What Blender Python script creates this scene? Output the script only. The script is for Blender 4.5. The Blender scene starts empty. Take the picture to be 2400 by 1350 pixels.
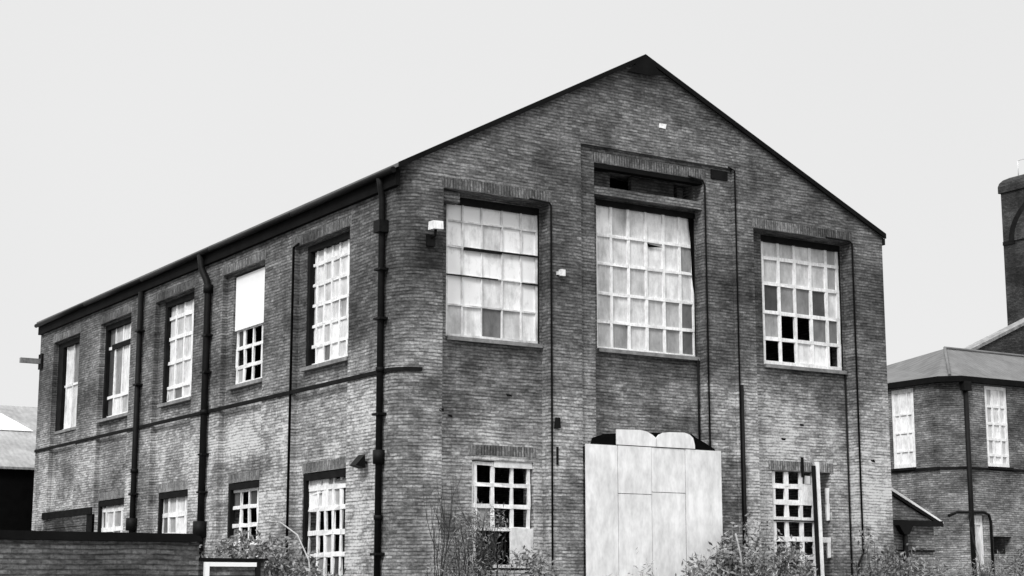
import bpy, bmesh, math, random
from mathutils import Vector, Matrix
random.seed(7)
S = bpy.context.scene
COL = S.collection
R = math.radians

# ------------------------------------------------------------------ camera
cam_d = bpy.data.cameras.new('camera')
cam = bpy.data.objects.new('camera', cam_d); COL.objects.link(cam)
cam_d.sensor_width = 36; cam_d.lens = 3950/2400*36
cam_d.clip_end = 5000
cam.location = (-17.166, -31.644, 1.65)
view = Vector((0.52592, 0.83193, 0.17691))
cam.rotation_euler = view.to_track_quat('-Z', 'Y').to_euler()
S.camera = cam

# ------------------------------------------------------------------ sky (flat overcast, black and white)
SUN = Vector((-0.74, -0.44, 0.74)).normalized()
w = bpy.data.worlds.new('World'); S.world = w; w.use_nodes = True
nt = w.node_tree; nt.nodes.clear()
def N(nt, t, **k):
    n = nt.nodes.new(t)
    for a, b in k.items(): setattr(n, a, b)
    return n
out = N(nt, 'ShaderNodeOutputWorld'); bg = N(nt, 'ShaderNodeBackground')
sky = N(nt, 'ShaderNodeTexSky', sky_type='NISHITA', sun_disc=False)
sky.sun_elevation = math.asin(SUN.z); sky.sun_rotation = math.atan2(SUN.x, SUN.y)
bw = N(nt, 'ShaderNodeRGBToBW')
tc = N(nt, 'ShaderNodeTexCoord'); sp = N(nt, 'ShaderNodeSeparateXYZ')
mr = N(nt, 'ShaderNodeMapRange'); mr.interpolation_type = 'SMOOTHSTEP'
for i, v in ((1, .40), (2, 1.0), (3, 6.3), (4, 25.0)): mr.inputs[i].default_value = v
mul = N(nt, 'ShaderNodeMath', operation='MULTIPLY_ADD'); mul.inputs[1].default_value = .06
ns = N(nt, 'ShaderNodeTexNoise'); ns.inputs['Scale'].default_value = 2.2; ns.inputs['Detail'].default_value = 2
cl = N(nt, 'ShaderNodeMath', operation='MULTIPLY_ADD'); cl.inputs[1].default_value = .6
L = nt.links.new
L(sky.outputs[0], bw.inputs[0]); L(tc.outputs['Generated'], sp.inputs[0]); L(sp.outputs[2], mr.inputs[0])
L(tc.outputs['Generated'], ns.inputs['Vector'])
L(ns.outputs[0], cl.inputs[0]); L(mr.outputs[0], cl.inputs[2])
L(bw.outputs[0], mul.inputs[0]); L(cl.outputs[0], mul.inputs[2])
L(mul.outputs[0], bg.inputs['Color']); bg.inputs['Strength'].default_value = 0.1
L(bg.outputs[0], out.inputs['Surface'])
# ------------------------------------------------------------------ sun behind thin cloud
ld = bpy.data.lights.new('sun', 'SUN'); ld.energy = 2.0; ld.angle = R(14)
sun = bpy.data.objects.new('sun', ld); COL.objects.link(sun)
sun.rotation_euler = (-SUN).to_track_quat('-Z', 'Y').to_euler(); sun.location = (0, 0, 60)
S.view_settings.view_transform = 'Standard'; S.view_settings.look = 'None'
S.view_settings.exposure = 0.28; S.view_settings.gamma = 1

# ------------------------------------------------------------------ materials (all grey: the place is seen in black and white)
def newmat(name):
    m = bpy.data.materials.new(name); m.use_nodes = True
    t = m.node_tree; b = t.nodes['Principled BSDF']
    return m, t, b
def mth(t, op, a, b=None, c=None):
    n = t.nodes.new('ShaderNodeMath'); n.operation = op
    for i, v in enumerate((a, b, c)):
        if v is None: continue
        if isinstance(v, (int, float)): n.inputs[i].default_value = v
        else: t.links.new(v, n.inputs[i])
    return n.outputs[0]
def rng(t, v, a, b, c, d):
    n = t.nodes.new('ShaderNodeMapRange'); t.links.new(v, n.inputs[0])
    for i, x in enumerate((a, b, c, d)): n.inputs[i+1].default_value = x
    return n.outputs[0]
def vmul(t, v, s, off=(0,0,0)):
    n = t.nodes.new('ShaderNodeMapping'); t.links.new(v, n.inputs[0])
    n.inputs['Scale'].default_value = s; n.inputs['Location'].default_value = off
    return n.outputs[0]
def noise(t, v, sc=1, det=3, rough=.6):
    n = t.nodes.new('ShaderNodeTexNoise'); t.links.new(v, n.inputs['Vector'])
    n.inputs['Scale'].default_value = sc; n.inputs['Detail'].default_value = det; n.inputs['Roughness'].default_value = rough
    return n.outputs[0]
def togrey(t, v):
    n = t.nodes.new('ShaderNodeCombineXYZ')
    for i in range(3): t.links.new(v, n.inputs[i])
    return n.outputs[0]
def brick(name, tone, soot=None, contrast=1.0, seed=0.0, stains_shade=(), swap=False):
    m, t, b = newmat(name); lk = t.links.new
    uv = t.nodes.new('ShaderNodeUVMap'); uv.uv_map = 'UVMap'; uv = uv.outputs[0]
    if swap:
        sw = t.nodes.new('ShaderNodeSeparateXYZ'); lk(uv, sw.inputs[0]); cw = t.nodes.new('ShaderNodeCombineXYZ')
        lk(sw.outputs[1], cw.inputs[0]); lk(sw.outputs[0], cw.inputs[1]); uv = cw.outputs[0]
    wob = noise(t, vmul(t, uv, (.55, .55, 1), (seed, 0, 0)), 1, 2)
    cmb = t.nodes.new('ShaderNodeCombineXYZ'); lk(mth(t, 'MULTIPLY_ADD', wob, .09, -.045), cmb.inputs[1])
    ad = t.nodes.new('ShaderNodeVectorMath'); ad.operation = 'ADD'; lk(uv, ad.inputs[0]); lk(cmb.outputs[0], ad.inputs[1])
    wuv = ad.outputs[0]
    bt = t.nodes.new('ShaderNodeTexBrick'); lk(wuv, bt.inputs['Vector'])
    bt.inputs['Scale'].default_value = 1; bt.inputs['Brick Width'].default_value = .225; bt.inputs['Row Height'].default_value = .075
    bt.inputs['Mortar Size'].default_value = .008; bt.inputs['Mortar Smooth'].default_value = .4; bt.inputs['Bias'].default_value = 0
    bt.inputs['Color1'].default_value = (.66,)*3+(1,); bt.inputs['Color2'].default_value = (1.34,)*3+(1,); bt.inputs['Mortar'].default_value = (.80,)*3+(1,)
    sv = t.nodes.new('ShaderNodeSeparateXYZ'); lk(wuv, sv.inputs[0])
    fr_ = mth(t, 'FRACT', mth(t, 'DIVIDE', sv.outputs[1], .075))
    jd = mth(t, 'MINIMUM', fr_, mth(t, 'SUBTRACT', 1, fr_))
    J = rng(t, jd, .10, .30, 1, 0)
    js = rng(t, noise(t, vmul(t, wuv, (2.0, 6.0, 1), (seed, 11, 0)), 1, 3, .6), .36, .66, .12, .68)
    joint = mth(t, 'SUBTRACT', 1, mth(t, 'MULTIPLY', J, js))
    rows = noise(t, vmul(t, wuv, (2.6, 9.5, 1), (seed, 3, 0)), 1, 4, .75)
    rowf = rng(t, rows, .28, .72, 1-.42*contrast, 1+.42*contrast)
    fine = rng(t, noise(t, vmul(t, wuv, (8, 20, 1), (seed, 7, 0)), 1, 3, .7), .28, .72, .48, 1.52)
    grain = rng(t, noise(t, vmul(t, uv, (17, 19, 1), (seed, 2, 0)), 1, 3, .7), .3, .7, .66, 1.34)
    blot = rng(t, noise(t, vmul(t, uv, (.45, .6, 1), (seed+9, 1, 0)), 1, 5, .62), .34, .66, .42, 1.55)
    strk = rng(t, noise(t, vmul(t, uv, (1.7, .16, 1), (seed+4, 1, 0)), 1, 4, .65), .35, .7, .8, 1.2)
    big = rng(t, noise(t, vmul(t, uv, (.16, .28, 1), (seed+15, 4, 0)), 1, 4, .6), .35, .65, .78, 1.25)
    v = mth(t, 'MULTIPLY', mth(t, 'MULTIPLY', bt.outputs['Color'], rowf), big)
    for k in (fine, grain, blot, strk, joint): v = mth(t, 'MULTIPLY', v, k)
    if soot:
        sx = t.nodes.new('ShaderNodeSeparateXYZ'); lk(uv, sx.inputs[0])
        h = mth(t, 'MULTIPLY_ADD', noise(t, vmul(t, uv, (.5, .3, 1), (seed+2, 5, 0)), 1, 4), 1.6, sx.outputs[1])
        s = rng(t, h, soot[0]+.8, soot[1]+.8, soot[2], soot[3]); v = mth(t, 'MULTIPLY', v, s)
    if stains_shade:
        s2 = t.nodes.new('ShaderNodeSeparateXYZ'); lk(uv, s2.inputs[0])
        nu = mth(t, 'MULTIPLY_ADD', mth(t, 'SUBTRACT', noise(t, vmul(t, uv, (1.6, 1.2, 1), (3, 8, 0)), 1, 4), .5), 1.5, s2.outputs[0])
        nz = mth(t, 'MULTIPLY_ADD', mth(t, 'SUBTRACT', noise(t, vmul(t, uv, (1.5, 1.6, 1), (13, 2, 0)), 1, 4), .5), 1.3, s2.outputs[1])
        for (u0, u1, z0, z1, k, sf) in stains_shade:
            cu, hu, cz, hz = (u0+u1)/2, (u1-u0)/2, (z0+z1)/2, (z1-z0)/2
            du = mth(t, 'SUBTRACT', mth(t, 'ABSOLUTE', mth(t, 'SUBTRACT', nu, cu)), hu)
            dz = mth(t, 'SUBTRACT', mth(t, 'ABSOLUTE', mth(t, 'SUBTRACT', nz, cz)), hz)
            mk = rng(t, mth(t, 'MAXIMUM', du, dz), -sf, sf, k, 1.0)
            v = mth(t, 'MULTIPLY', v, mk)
    v = mth(t, 'MULTIPLY', v, tone); v = mth(t, 'MINIMUM', v, .6)
    lk(togrey(t, v), b.inputs['Base Color']); b.inputs['Roughness'].default_value = .9; b.inputs['Specular IOR Level'].default_value = .2
    bp = t.nodes.new('ShaderNodeBump'); bp.inputs['Strength'].default_value = .6; bp.inputs['Distance'].default_value = .012
    hh = mth(t, 'MULTIPLY_ADD', noise(t, vmul(t, wuv, (12, 30, 1)), 1, 2), .6, mth(t, 'SUBTRACT', 1, bt.outputs['Fac']))
    lk(hh, bp.inputs['Height']); lk(bp.outputs[0], b.inputs['Normal'])
    return m
def plain(name, tone, rough=.7, var=.35, scale=(3, 3, 3), spec=.3, metal=0, bump=0, fine=None):
    m, t, b = newmat(name); lk = t.links.new
    tcn = t.nodes.new('ShaderNodeTexCoord'); ob = tcn.outputs['Object']
    f = rng(t, noise(t, vmul(t, ob, scale), 1, 5, .65), .3, .7, 1-var, 1+var)
    v = mth(t, 'MULTIPLY', f, tone)
    if fine: v = mth(t, 'MULTIPLY', v, rng(t, noise(t, vmul(t, ob, fine), 1, 3, .7), .3, .7, .8, 1.2))
    v = mth(t, 'MINIMUM', v, .88)
    lk(togrey(t, v), b.inputs['Base Color']); b.inputs['Roughness'].default_value = rough
    b.inputs['Specular IOR Level'].default_value = spec; b.inputs['Metallic'].default_value = metal
    if bump:
        bp = t.nodes.new('ShaderNodeBump'); bp.inputs['Strength'].default_value = bump; bp.inputs['Distance'].default_value = .02
        lk(f, bp.inputs['Height']); lk(bp.outputs[0], b.inputs['Normal'])
    return m
def glassmat(name):  # pane tones put both grime and reflected sky into the base colour
    m, t, b = newmat(name); lk = t.links.new
    at = t.nodes.new('ShaderNodeAttribute'); at.attribute_name = 'tone'
    tcn = t.nodes.new('ShaderNodeTexCoord'); ob = tcn.outputs['Object']
    g = rng(t, noise(t, vmul(t, ob, (2.6, 2.6, 1.5)), 1, 5, .7), .3, .7, .62, 1.3)
    g2 = rng(t, noise(t, vmul(t, ob, (11, 11, 1.4)), 1, 4, .7), .3, .7, .84, 1.12)
    sp_ = mth(t, 'MULTIPLY', g, g2)
    a = at.outputs['Fac']
    v = mth(t, 'MINIMUM', mth(t, 'MULTIPLY', mth(t, 'MULTIPLY', a, 1.16), sp_), .88)
    lk(togrey(t, v), b.inputs['Base Color'])
    lk(rng(t, noise(t, vmul(t, ob, (4, 4, 4)), 1, 3), .3, .7, .22, .5), b.inputs['Roughness'])
    b.inputs['Specular IOR Level'].default_value = .22
    return m
def roofmat(name, tone, horiz):
    m, t, b = newmat(name); lk = t.links.new
    tcn = t.nodes.new('ShaderNodeTexCoord'); ob = tcn.outputs['Object']
    f = rng(t, noise(t, vmul(t, ob, (.9, .9, .9)), 1, 5, .65), .3, .7, .7, 1.25)
    wv = t.nodes.new('ShaderNodeTexWave'); wv.bands_direction = horiz; wv.inputs['Scale'].default_value = 1.6
    wv.inputs['Distortion'].default_value = .25; wv.inputs['Detail'].default_value = 1
    lk(ob, wv.inputs['Vector'])
    v = mth(t, 'MULTIPLY', mth(t, 'MULTIPLY', f, tone), rng(t, noise(t, vmul(t, ob, (7, .5, 7)), 1, 3), .3, .7, .82, 1.16))
    lk(togrey(t, mth(t, 'MINIMUM', v, .85)), b.inputs['Base Color']); b.inputs['Roughness'].default_value = .8
    bp = t.nodes.new('ShaderNodeBump'); bp.inputs['Strength'].default_value = .35; bp.inputs['Distance'].default_value = .03
    lk(wv.outputs[0], bp.inputs['Height']); lk(bp.outputs[0], b.inputs['Normal'])
    return m
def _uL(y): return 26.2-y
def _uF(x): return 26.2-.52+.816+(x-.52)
STAINS_SHADE = [(_uL(.80), _uF(.72), -1, 6.1, .40, .32), (_uL(.6), _uF(.5), 6.4, 11, .72, .3), (_uF(8.75), _uF(9.5), -1, 4.9, .45, .12),
 (_uF(5.15), _uF(8.5), 4.8, 6.9, .70, .25), (_uF(1.2), _uF(3.8), 6.6, 7.2, .6, .2), (_uF(5.3), _uF(8.5), 6.6, 7.3, .6, .2), (_uF(10.4), _uF(13.2), 6.7, 7.3, .55, .25),  # shade under sills and in the centre recess painted in among real stains
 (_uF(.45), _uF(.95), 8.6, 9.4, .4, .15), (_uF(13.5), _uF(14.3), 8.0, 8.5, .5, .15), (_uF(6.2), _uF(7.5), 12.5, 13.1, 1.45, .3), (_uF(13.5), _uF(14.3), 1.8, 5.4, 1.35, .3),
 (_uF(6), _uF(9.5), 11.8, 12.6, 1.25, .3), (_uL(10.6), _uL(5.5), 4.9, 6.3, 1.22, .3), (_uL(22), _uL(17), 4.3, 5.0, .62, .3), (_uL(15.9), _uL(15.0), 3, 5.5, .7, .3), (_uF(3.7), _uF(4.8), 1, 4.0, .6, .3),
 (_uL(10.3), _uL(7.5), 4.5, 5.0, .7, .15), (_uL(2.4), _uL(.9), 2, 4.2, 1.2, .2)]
M = dict(
 brick=brick('sooty_brick', .185, (5.4, 7.6, 2.15, .70), 1, 0, STAINS_SHADE),
 brick_b=brick('annex_brick', .20, (3, 6, 1.25, .8), .6, 21),
 brick_c=brick('boundary_brick', .085, None, 1, 37),
 brick_d=brick('tower_brick', .045, None, .8, 53),
 brick_s=brick('soldier_course_brick', .135, None, .8, 83, (), True), brick_t=brick('soldier_course_pale', .235, None, .4, 87, (), True),
 brick_e=brick('infill_brick', .11, None, .7, 71),
 black=plain('black_iron', .006, .6, .4, (6, 6, 6), .12),
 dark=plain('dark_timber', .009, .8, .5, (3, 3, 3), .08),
 fascia=plain('dark_fascia', .006, .8, .4, (2, 2, 2), .06),
 white=plain('flaking_white_paint', .80, .6, .16, (5, 5, 3), .3, 0, .3, (18, 18, 6)),
 offw=plain('weathered_white_bar', .66, .7, .35, (5, 5, 3), .3),
 board=plain('whitewashed_board', .74, .6, .17, (1.0, 1.0, .7), .2, 0, .15, (4, 4, 1.6)),
 pale=plain('pale_panel', .85, .6, .04, (1, 1, 1)),
 stone=plain('weathered_stone', .2, .85, .4, (3, 3, 3), .2, 0, .4, (14, 14, 14)),
 slate=plain('roof_slate', .12, .7, .35, (1, 1, 1)),
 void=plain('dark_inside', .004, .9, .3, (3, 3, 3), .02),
 glass=glassmat('grime_sky_glass'),
 roof_b=roofmat('annex_roofing', .105, 'X'),
 roof_s=roofmat('corrugated_sheet', .25, 'X'),
 leaf=plain('pale_leaves', .23, .7, .6, (13, 13, 13), .2),
 leaf_d=plain('dark_leaves', .14, .7, .8, (13, 13, 13), .2),
 leaf_g=plain('dry_stalks', .34, .8, .45, (6, 6, 6), .2),
 twig=plain('bare_twig', .045, .9, .4, (9, 9, 9), .1),
 ground=plain('rough_ground', .13, .95, .5, (.4, .4, .4), .1, 0, .6, (3, 3, 3)),
)

# ------------------------------------------------------------------ helpers
def tag(o, label=None, cat=None, group=None, kind=None):
    if label: o['label'] = label
    if cat: o['category'] = cat
    if group: o['group'] = group
    if kind: o['kind'] = kind
    return o
def empty(name, loc, label, cat, group=None):
    o = bpy.data.objects.new(name, None); COL.objects.link(o); o.location = loc; o.empty_display_size = .3
    return tag(o, label, cat, group)
class Fr:                        # a wall frame: u runs along the wall, o stands out of it, z up
    def __init__(s, org, u, n): s.org = Vector(org); s.u = Vector(u); s.n = Vector(n)
    def p(s, u, o, z): return s.org + s.u*u + s.n*o + Vector((0, 0, z))
FRONT = Fr((0, 0, 0), (1, 0, 0), (0, -1, 0))
LEFT = Fr((0, 0, 0), (0, 1, 0), (-1, 0, 0))
WORLD = Fr((0, 0, 0), (1, 0, 0), (0, 1, 0))
class MB:
    def __init__(s): s.bm = bmesh.new(); s.tones = []; s.lay = None
    def face(s, pts, tone=None):
        if tone is not None and s.lay is None: s.lay = s.bm.faces.layers.float.new('tone_f')
        f = s.bm.faces.new([s.bm.verts.new(p) for p in pts])
        if tone is not None: f[s.lay] = tone
        return f
    def box(s, fr, u0, u1, o0, o1, z0, z1, lean=(0, 0), jit=0):
        P = []
        for z in (z0, z1):
            k = (z-z0)
            for u, o in ((u0, o0), (u1, o0), (u1, o1), (u0, o1)):
                q = fr.p(u+lean[0]*k, o+lean[1]*k, z)
                if jit: q += Vector([random.uniform(-jit, jit) for _ in range(3)])
                P.append(q)
        vs = [s.bm.verts.new(p) for p in P]
        for q in ((0,1,2,3), (4,5,6,7), (0,1,5,4), (1,2,6,5), (2,3,7,6), (3,0,4,7)):
            s.bm.faces.new([vs[i] for i in q])
        return s
    def prism(s, pts, d):        # polygon pts extruded by vector d
        a = [s.bm.verts.new(p) for p in pts]; b = [s.bm.verts.new(Vector(p)+Vector(d)) for p in pts]
        n = len(a); s.bm.faces.new(a); s.bm.faces.new(b[::-1])
        for i in range(n): s.bm.faces.new((a[i], a[(i+1) % n], b[(i+1) % n], b[i]))
        return s
    def tube(s, pts, r, seg=10, cap=True):
        pts = [Vector(p) for p in pts]; rings = []
        rs = r if isinstance(r, (list, tuple)) else [r]*len(pts)
        for i, p in enumerate(pts):
            d = (pts[min(i+1, len(pts)-1)]-pts[max(i-1, 0)]).normalized()
            a = d.orthogonal().normalized() if abs(d.z) < .99 else Vector((1, 0, 0)).cross(d).normalized()
            b = d.cross(a)
            rings.append([s.bm.verts.new(p+(a*math.cos(t)+b*math.sin(t))*rs[i]) for t in [2*math.pi*k/seg for k in range(seg)]])
        for i in range(len(rings)-1):
            A, B = rings[i], rings[i+1]
            # align rings
            best = min(range(seg), key=lambda o: sum((A[k].co-B[(k+o) % seg].co).length for k in range(0, seg, 2)))
            for k in range(seg):
                f = s.bm.faces.new((A[k], A[(k+1) % seg], B[(k+1+best) % seg], B[(k+best) % seg])); f.smooth = True
        if cap:
            for rr in (rings[0], rings[-1]):
                try: s.bm.faces.new(rr)
                except ValueError: pass
        return s
    def build(s, name, mat, parent=None, origin=None, uv=True, recalc=True):
        bm = s.bm
        if recalc: bmesh.ops.recalc_face_normals(bm, faces=bm.faces)
        tones = [f[s.lay] for f in bm.faces] if s.lay else None
        if uv and not bm.loops.layers.uv:
            ul = bm.loops.layers.uv.new('UVMap')
            for f in bm.faces:
                n = f.normal
                for l in f.loops:
                    c = l.vert.co
                    if abs(n.z) > .8: l[ul].uv = (c.x, c.y)
                    elif abs(n.x) > abs(n.y): l[ul].uv = (c.y, c.z)
                    else: l[ul].uv = (c.x, c.z)
        if origin is not None and parent is None:
            bmesh.ops.translate(bm, verts=bm.verts, vec=-Vector(origin))
        elif parent is not None:
            bmesh.ops.translate(bm, verts=bm.verts, vec=-world_of(parent))
        me = bpy.data.meshes.new(name); bm.to_mesh(me); bm.free()
        if tones:
            at = me.attributes.new('tone', 'FLOAT', 'FACE')
            for i, v in enumerate(tones): at.data[i].value = v
        me.materials.append(M[mat] if isinstance(mat, str) else mat)
        o = bpy.data.objects.new(name, me); COL.objects.link(o)
        if parent is not None: o.parent = parent
        elif origin is not None: o.location = origin
        return o
def world_of(o):
    v = Vector((0, 0, 0))
    while o is not None: v += o.location; o = o.parent
    return v

def sheet(path, top, cells, closed=False):
    """A wall following a plan path (outside on the right hand), cut into cells.
    cells: (u0,u1,z0,z1,depth,hole); later cells win.  Returns an MB with metre UVs."""
    mb = MB(); bm = mb.bm; ul = bm.loops.layers.uv.new('UVMap')
    P = [Vector(p) for p in path]; cu = [0]
    for a, b in zip(P, P[1:]): cu.append(cu[-1]+(b-a).length)
    nrm = []
    for a, b in zip(P, P[1:]):
        t = (b-a).normalized(); nrm.append(Vector((-t.y, t.x)))
    def vn(i):
        if i == 0 or i == len(P)-1:
            if not closed: return nrm[0] if i == 0 else nrm[-1]
            a, b = nrm[-1], nrm[0]
        else: a, b = nrm[i-1], nrm[i]
        m = (a+b).normalized(); return m/max(.3, m.dot(a))
    V = [vn(i) for i in range(len(P))]
    def mp(u, d, z):
        u = min(max(u, 0), cu[-1])
        for i in range(len(P)-1):
            if u <= cu[i+1]+1e-9: break
        k = (u-cu[i])/(cu[i+1]-cu[i])
        q = P[i].lerp(P[i+1], k); n = V[i].lerp(V[i+1], k) if (k < 1e-6 or k > 1-1e-6) else nrm[i]
        return Vector((q.x+n.x*d, q.y+n.y*d, z))
    def uniq(a):
        a = sorted(a); r = [a[0]]
        for x in a[1:]:
            if x-r[-1] > 1e-5: r.append(x)
        return r
    us = uniq(cu+[c[i] for c in cells for i in (0, 1)]); zs = uniq([-.3, top]+[c[i] for c in cells for i in (2, 3)])
    def dep(u, z):
        r = (0, False)
        for c in cells:
            if c[0] < u < c[1] and c[2] < z < c[3]: r = (c[4], c[5])
        return r
    G = [[dep((us[i]+us[i+1])/2, (zs[j]+zs[j+1])/2) for j in range(len(zs)-1)] for i in range(len(us)-1)]
    def quad(pp, uvs):
        f = bm.faces.new([bm.verts.new(p) for p in pp])
        for l, q in zip(f.loops, uvs): l[ul].uv = q
    for i in range(len(us)-1):
        for j in range(len(zs)-1):
            u0, u1, z0, z1 = us[i], us[i+1], zs[j], zs[j+1]; d, h = G[i][j]
            if not h: quad([mp(u0, d, z0), mp(u1, d, z0), mp(u1, d, z1), mp(u0, d, z1)], [(u0, z0), (u1, z0), (u1, z1), (u0, z1)])
            if i+2 < len(us):
                e = G[i+1][j][0]
                if abs(e-d) > 1e-6: quad([mp(u1, d, z0), mp(u1, e, z0), mp(u1, e, z1), mp(u1, d, z1)], [(u1+d, z0), (u1+e, z0), (u1+e, z1), (u1+d, z1)])
            if j+2 < len(zs):
                e = G[i][j+1][0]
                if abs(e-d) > 1e-6: quad([mp(u0, d, z1), mp(u1, d, z1), mp(u1, e, z1), mp(u0, e, z1)], [(u0, z1+d), (u1, z1+d), (u1, z1+e), (u0, z1+e)])
    bmesh.ops.remove_doubles(bm, verts=bm.verts, dist=1e-4)
    return mb
def cut(mb, co, no):
    bm = mb.bm
    bmesh.ops.bisect_plane(bm, geom=bm.verts[:]+bm.edges[:]+bm.faces[:], plane_co=co, plane_no=no, clear_outer=True)

def window(parent, fr, U, Z, out, tones, bar=.045, edge=.06, mat='white', sill=True, skipbars=(), name_label=None, wav=.006, sill_mat='stone', sill_out=.1, depth=.05, bmat=None, casing_shade=None):
    """U: bar positions along the wall, Z: bar positions from the bottom up; tones[row][col], top row first, None = pane gone."""
    f = MB(); n = len(U)-1; m = len(Z)-1
    for i, u in enumerate(U):
        wd = edge if i in (0, n) else bar
        a = u-(0 if i == 0 else (wd if i == n else wd/2))
        for j in range(m):
            if ('v', i, j) in skipbars: continue
            f.box(fr, a, a+wd, out-depth/2, out+depth/2, Z[j]+.001, Z[j+1]-.001, jit=wav)
    for j, z in enumerate(Z):
        wd = edge if j in (0, m) else bar
        a = z-(0 if j == 0 else (wd if j == m else wd/2))
        for i in range(n):
            if ('h', i, j) in skipbars: continue
            f.box(fr, U[i]+.001, U[i+1]-.001, out-depth/2+.004, out+depth/2+.004, a, a+wd, jit=wav)
    w_ = f.build('window', bmat or mat, parent)
    if name_label: w_['label'] = name_label
    g = MB(); any_ = False
    for r, row in enumerate(tones):
        j = m-1-r
        for i, t in enumerate(row):
            if t is None or t < .045: continue
            any_ = True
            o = out-.015+random.uniform(-.004, .004); tl = random.uniform(-.006, .006)
            g.face([fr.p(U[i], o+tl, Z[j]), fr.p(U[i+1], o-tl, Z[j]), fr.p(U[i+1], o-tl, Z[j+1]), fr.p(U[i], o+tl, Z[j+1])], t)
    if any_: g.build('glass', 'glass', w_)
    if casing_shade:  # dark head board; the side strips paint the shade of the reveals
        c_ = MB(); a0, a1, b0, b1 = U[0], U[-1], Z[0], Z[-1]; hd, sd, oo = casing_shade
        c_.box(fr, a0-.03, a1+.03, out-.03, oo, b1-hd, b1+.015)
        c_.box(fr, a1-.005 if fr is not LEFT else a1-sd, a1+(sd if fr is not LEFT else .02), out-.03, oo-.004, b0, b1-hd-.002)
        if fr is LEFT: c_.box(fr, a0-.02, a0+sd*.45, out-.03, oo-.01, b0, b1-hd-.002)
        c_.build('casing_shade', 'dark', w_)
    if sill:
        s_ = MB().box(fr, U[0]-.02, U[-1]+.04, out-.04, out+sill_out+.07, Z[0]-.10, Z[0]-.012)
        s_.build('sill', sill_mat, w_)
    return w_

# ------------------------------------------------------------------ ground
g = MB(); g.face([(-900, -900, 0), (900, -900, 0), (900, 1500, 0), (-900, 1500, 0)])
tag(g.build('ground', 'ground'), kind='structure')

# ================================================================== MAIN BUILDING
W, D, RC = 14.4, 26.2, .52
arc = [(RC-RC*math.cos(a), RC-RC*math.sin(a)) for a in [math.pi/2*k/14 for k in range(15)]]
path = [(0, D)]+arc+[(W, 0), (W, D), (0, D)]
La = sum((Vector(b)-Vector(a)).length for a, b in zip(arc, arc[1:]))
def uL(y): return D-y
def uF(x): return D-RC+La+(x-RC)
cells = []
def cF(x0, x1, z0, z1, d, h=False): cells.append((uF(x0), uF(x1), z0, z1, d, h))
def cL(y0, y1, z0, z1, d, h=False): cells.append((uL(y1), uL(y0), z0, z1, d, h))
RD = .33
# front bays
cF(1.04, 3.86, -.3, 10.48, RD); cF(1.31, 3.80, 7.18, 10.40, .75, True); cF(2.0, 3.62, 2.1, 4.50, .75, True)
cF(4.75, 9.37, -.3, 12.03, .09); cF(5.19, 8.47, -.3, 11.65, RD+.07)
cF(5.46, 8.42, 7.24, 10.86, .8, True)
cF(5.3, 8.40, 11.10, 11.56, .95, True)
cF(9.98, 13.27, -.3, 10.60, RD); cF(10.5, 13.20, 7.22, 10.55, .75, True); cF(10.66, 12.62, 1.3, 4.60, .75, True)
cF(5.2, 8.4, -.3, 4.6, .9, True)
# left bays
UW = [(2.55, 5.05), (7.30, 9.55), (12.05, 14.60), (17.10, 19.80), (21.95, 24.60)]
for i, (a, b) in enumerate(UW):
    rb = b+(.42 if i < 3 else .05)
    cL(a-.05, rb, -.3, 9.95, .14)
    cL(a, b, 6.90, 9.90, .52, True)
    if i < 4: cL(a, b, 1.3, 4.40, .52, True)
cL(19.95, 24.9, 2.6, 3.95, .10)
wall = sheet(path, 14.6, cells, closed=True)
AX, AZ, EZ = 6.62, 14.40, 10.85
mL = (AZ-EZ)/AX; mR = (AZ-EZ)/(W-AX)
cut(wall, (0, 0, EZ), Vector((-mL, 0, 1)).normalized()); cut(wall, (W, 0, EZ), Vector((mR, 0, 1)).normalized())
F = empty('brick_factory', (7.2, 13, 0), 'large two storey brick factory with steep gable, rounded corner and tall multi-pane windows', 'building')
wall.build('wall', 'brick', F)
# roof
rf = MB(); th = .09; fo = .08
eL, eR = -.16, W+.07
def rz(x): return EZ+.012+(mL*x if x < AX else mR*(W-x))
prof = [(eL, rz(eL)), (AX, AZ+.012), (eR, rz(eR)), (eR, rz(eR)+th), (AX, AZ+.012+th), (eL, rz(eL)+th)]
rf.prism([Vector((x, -fo, z)) for x, z in prof], (0, D+2*fo, 0))
roof = rf.build('roof', 'slate', F)
vb = MB()
for x0, x1 in ((eL+.02, AX), (AX, eR-.01)):
    vb.prism([Vector((x0, -fo-.03, rz(x0)-.03)), Vector((x1, -fo-.03, rz(x1)-.03)), Vector((x1, -fo-.03, rz(x1)+th+.01)), Vector((x0, -fo-.03, rz(x0)+th+.01))], (0, .055, 0))
vb.prism([Vector((AX-.55, -fo-.045, rz(AX-.55)-.13)), Vector((AX, -fo-.045, AZ-.42)), Vector((AX+.5, -fo-.045, rz(AX+.5)-.13)), Vector((AX, -fo-.045, AZ+.06))], (0, .03, 0))
vb.build('verge_board', 'fascia', roof)
so = MB().box(WORLD, -.115, -.004, .10, D-.02, EZ-.44, EZ-.10)  # black board paints the shadow band below the eaves
so.build('fascia', 'fascia', roof)
for k in range(5):
    y0 = .05+k*5.23
    MB().tube([(-.20, y0, EZ-.115-.012*(k % 2)), (-.20, y0+5.2, EZ-.115-.012*((k+1) % 2))], .07, 12).build('gutter', 'black', F)
MB().box(WORLD, W+.01, W+.14, .02, D, rz(W)-.20, rz(W)-.03).build('gutter', 'black', F)
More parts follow.
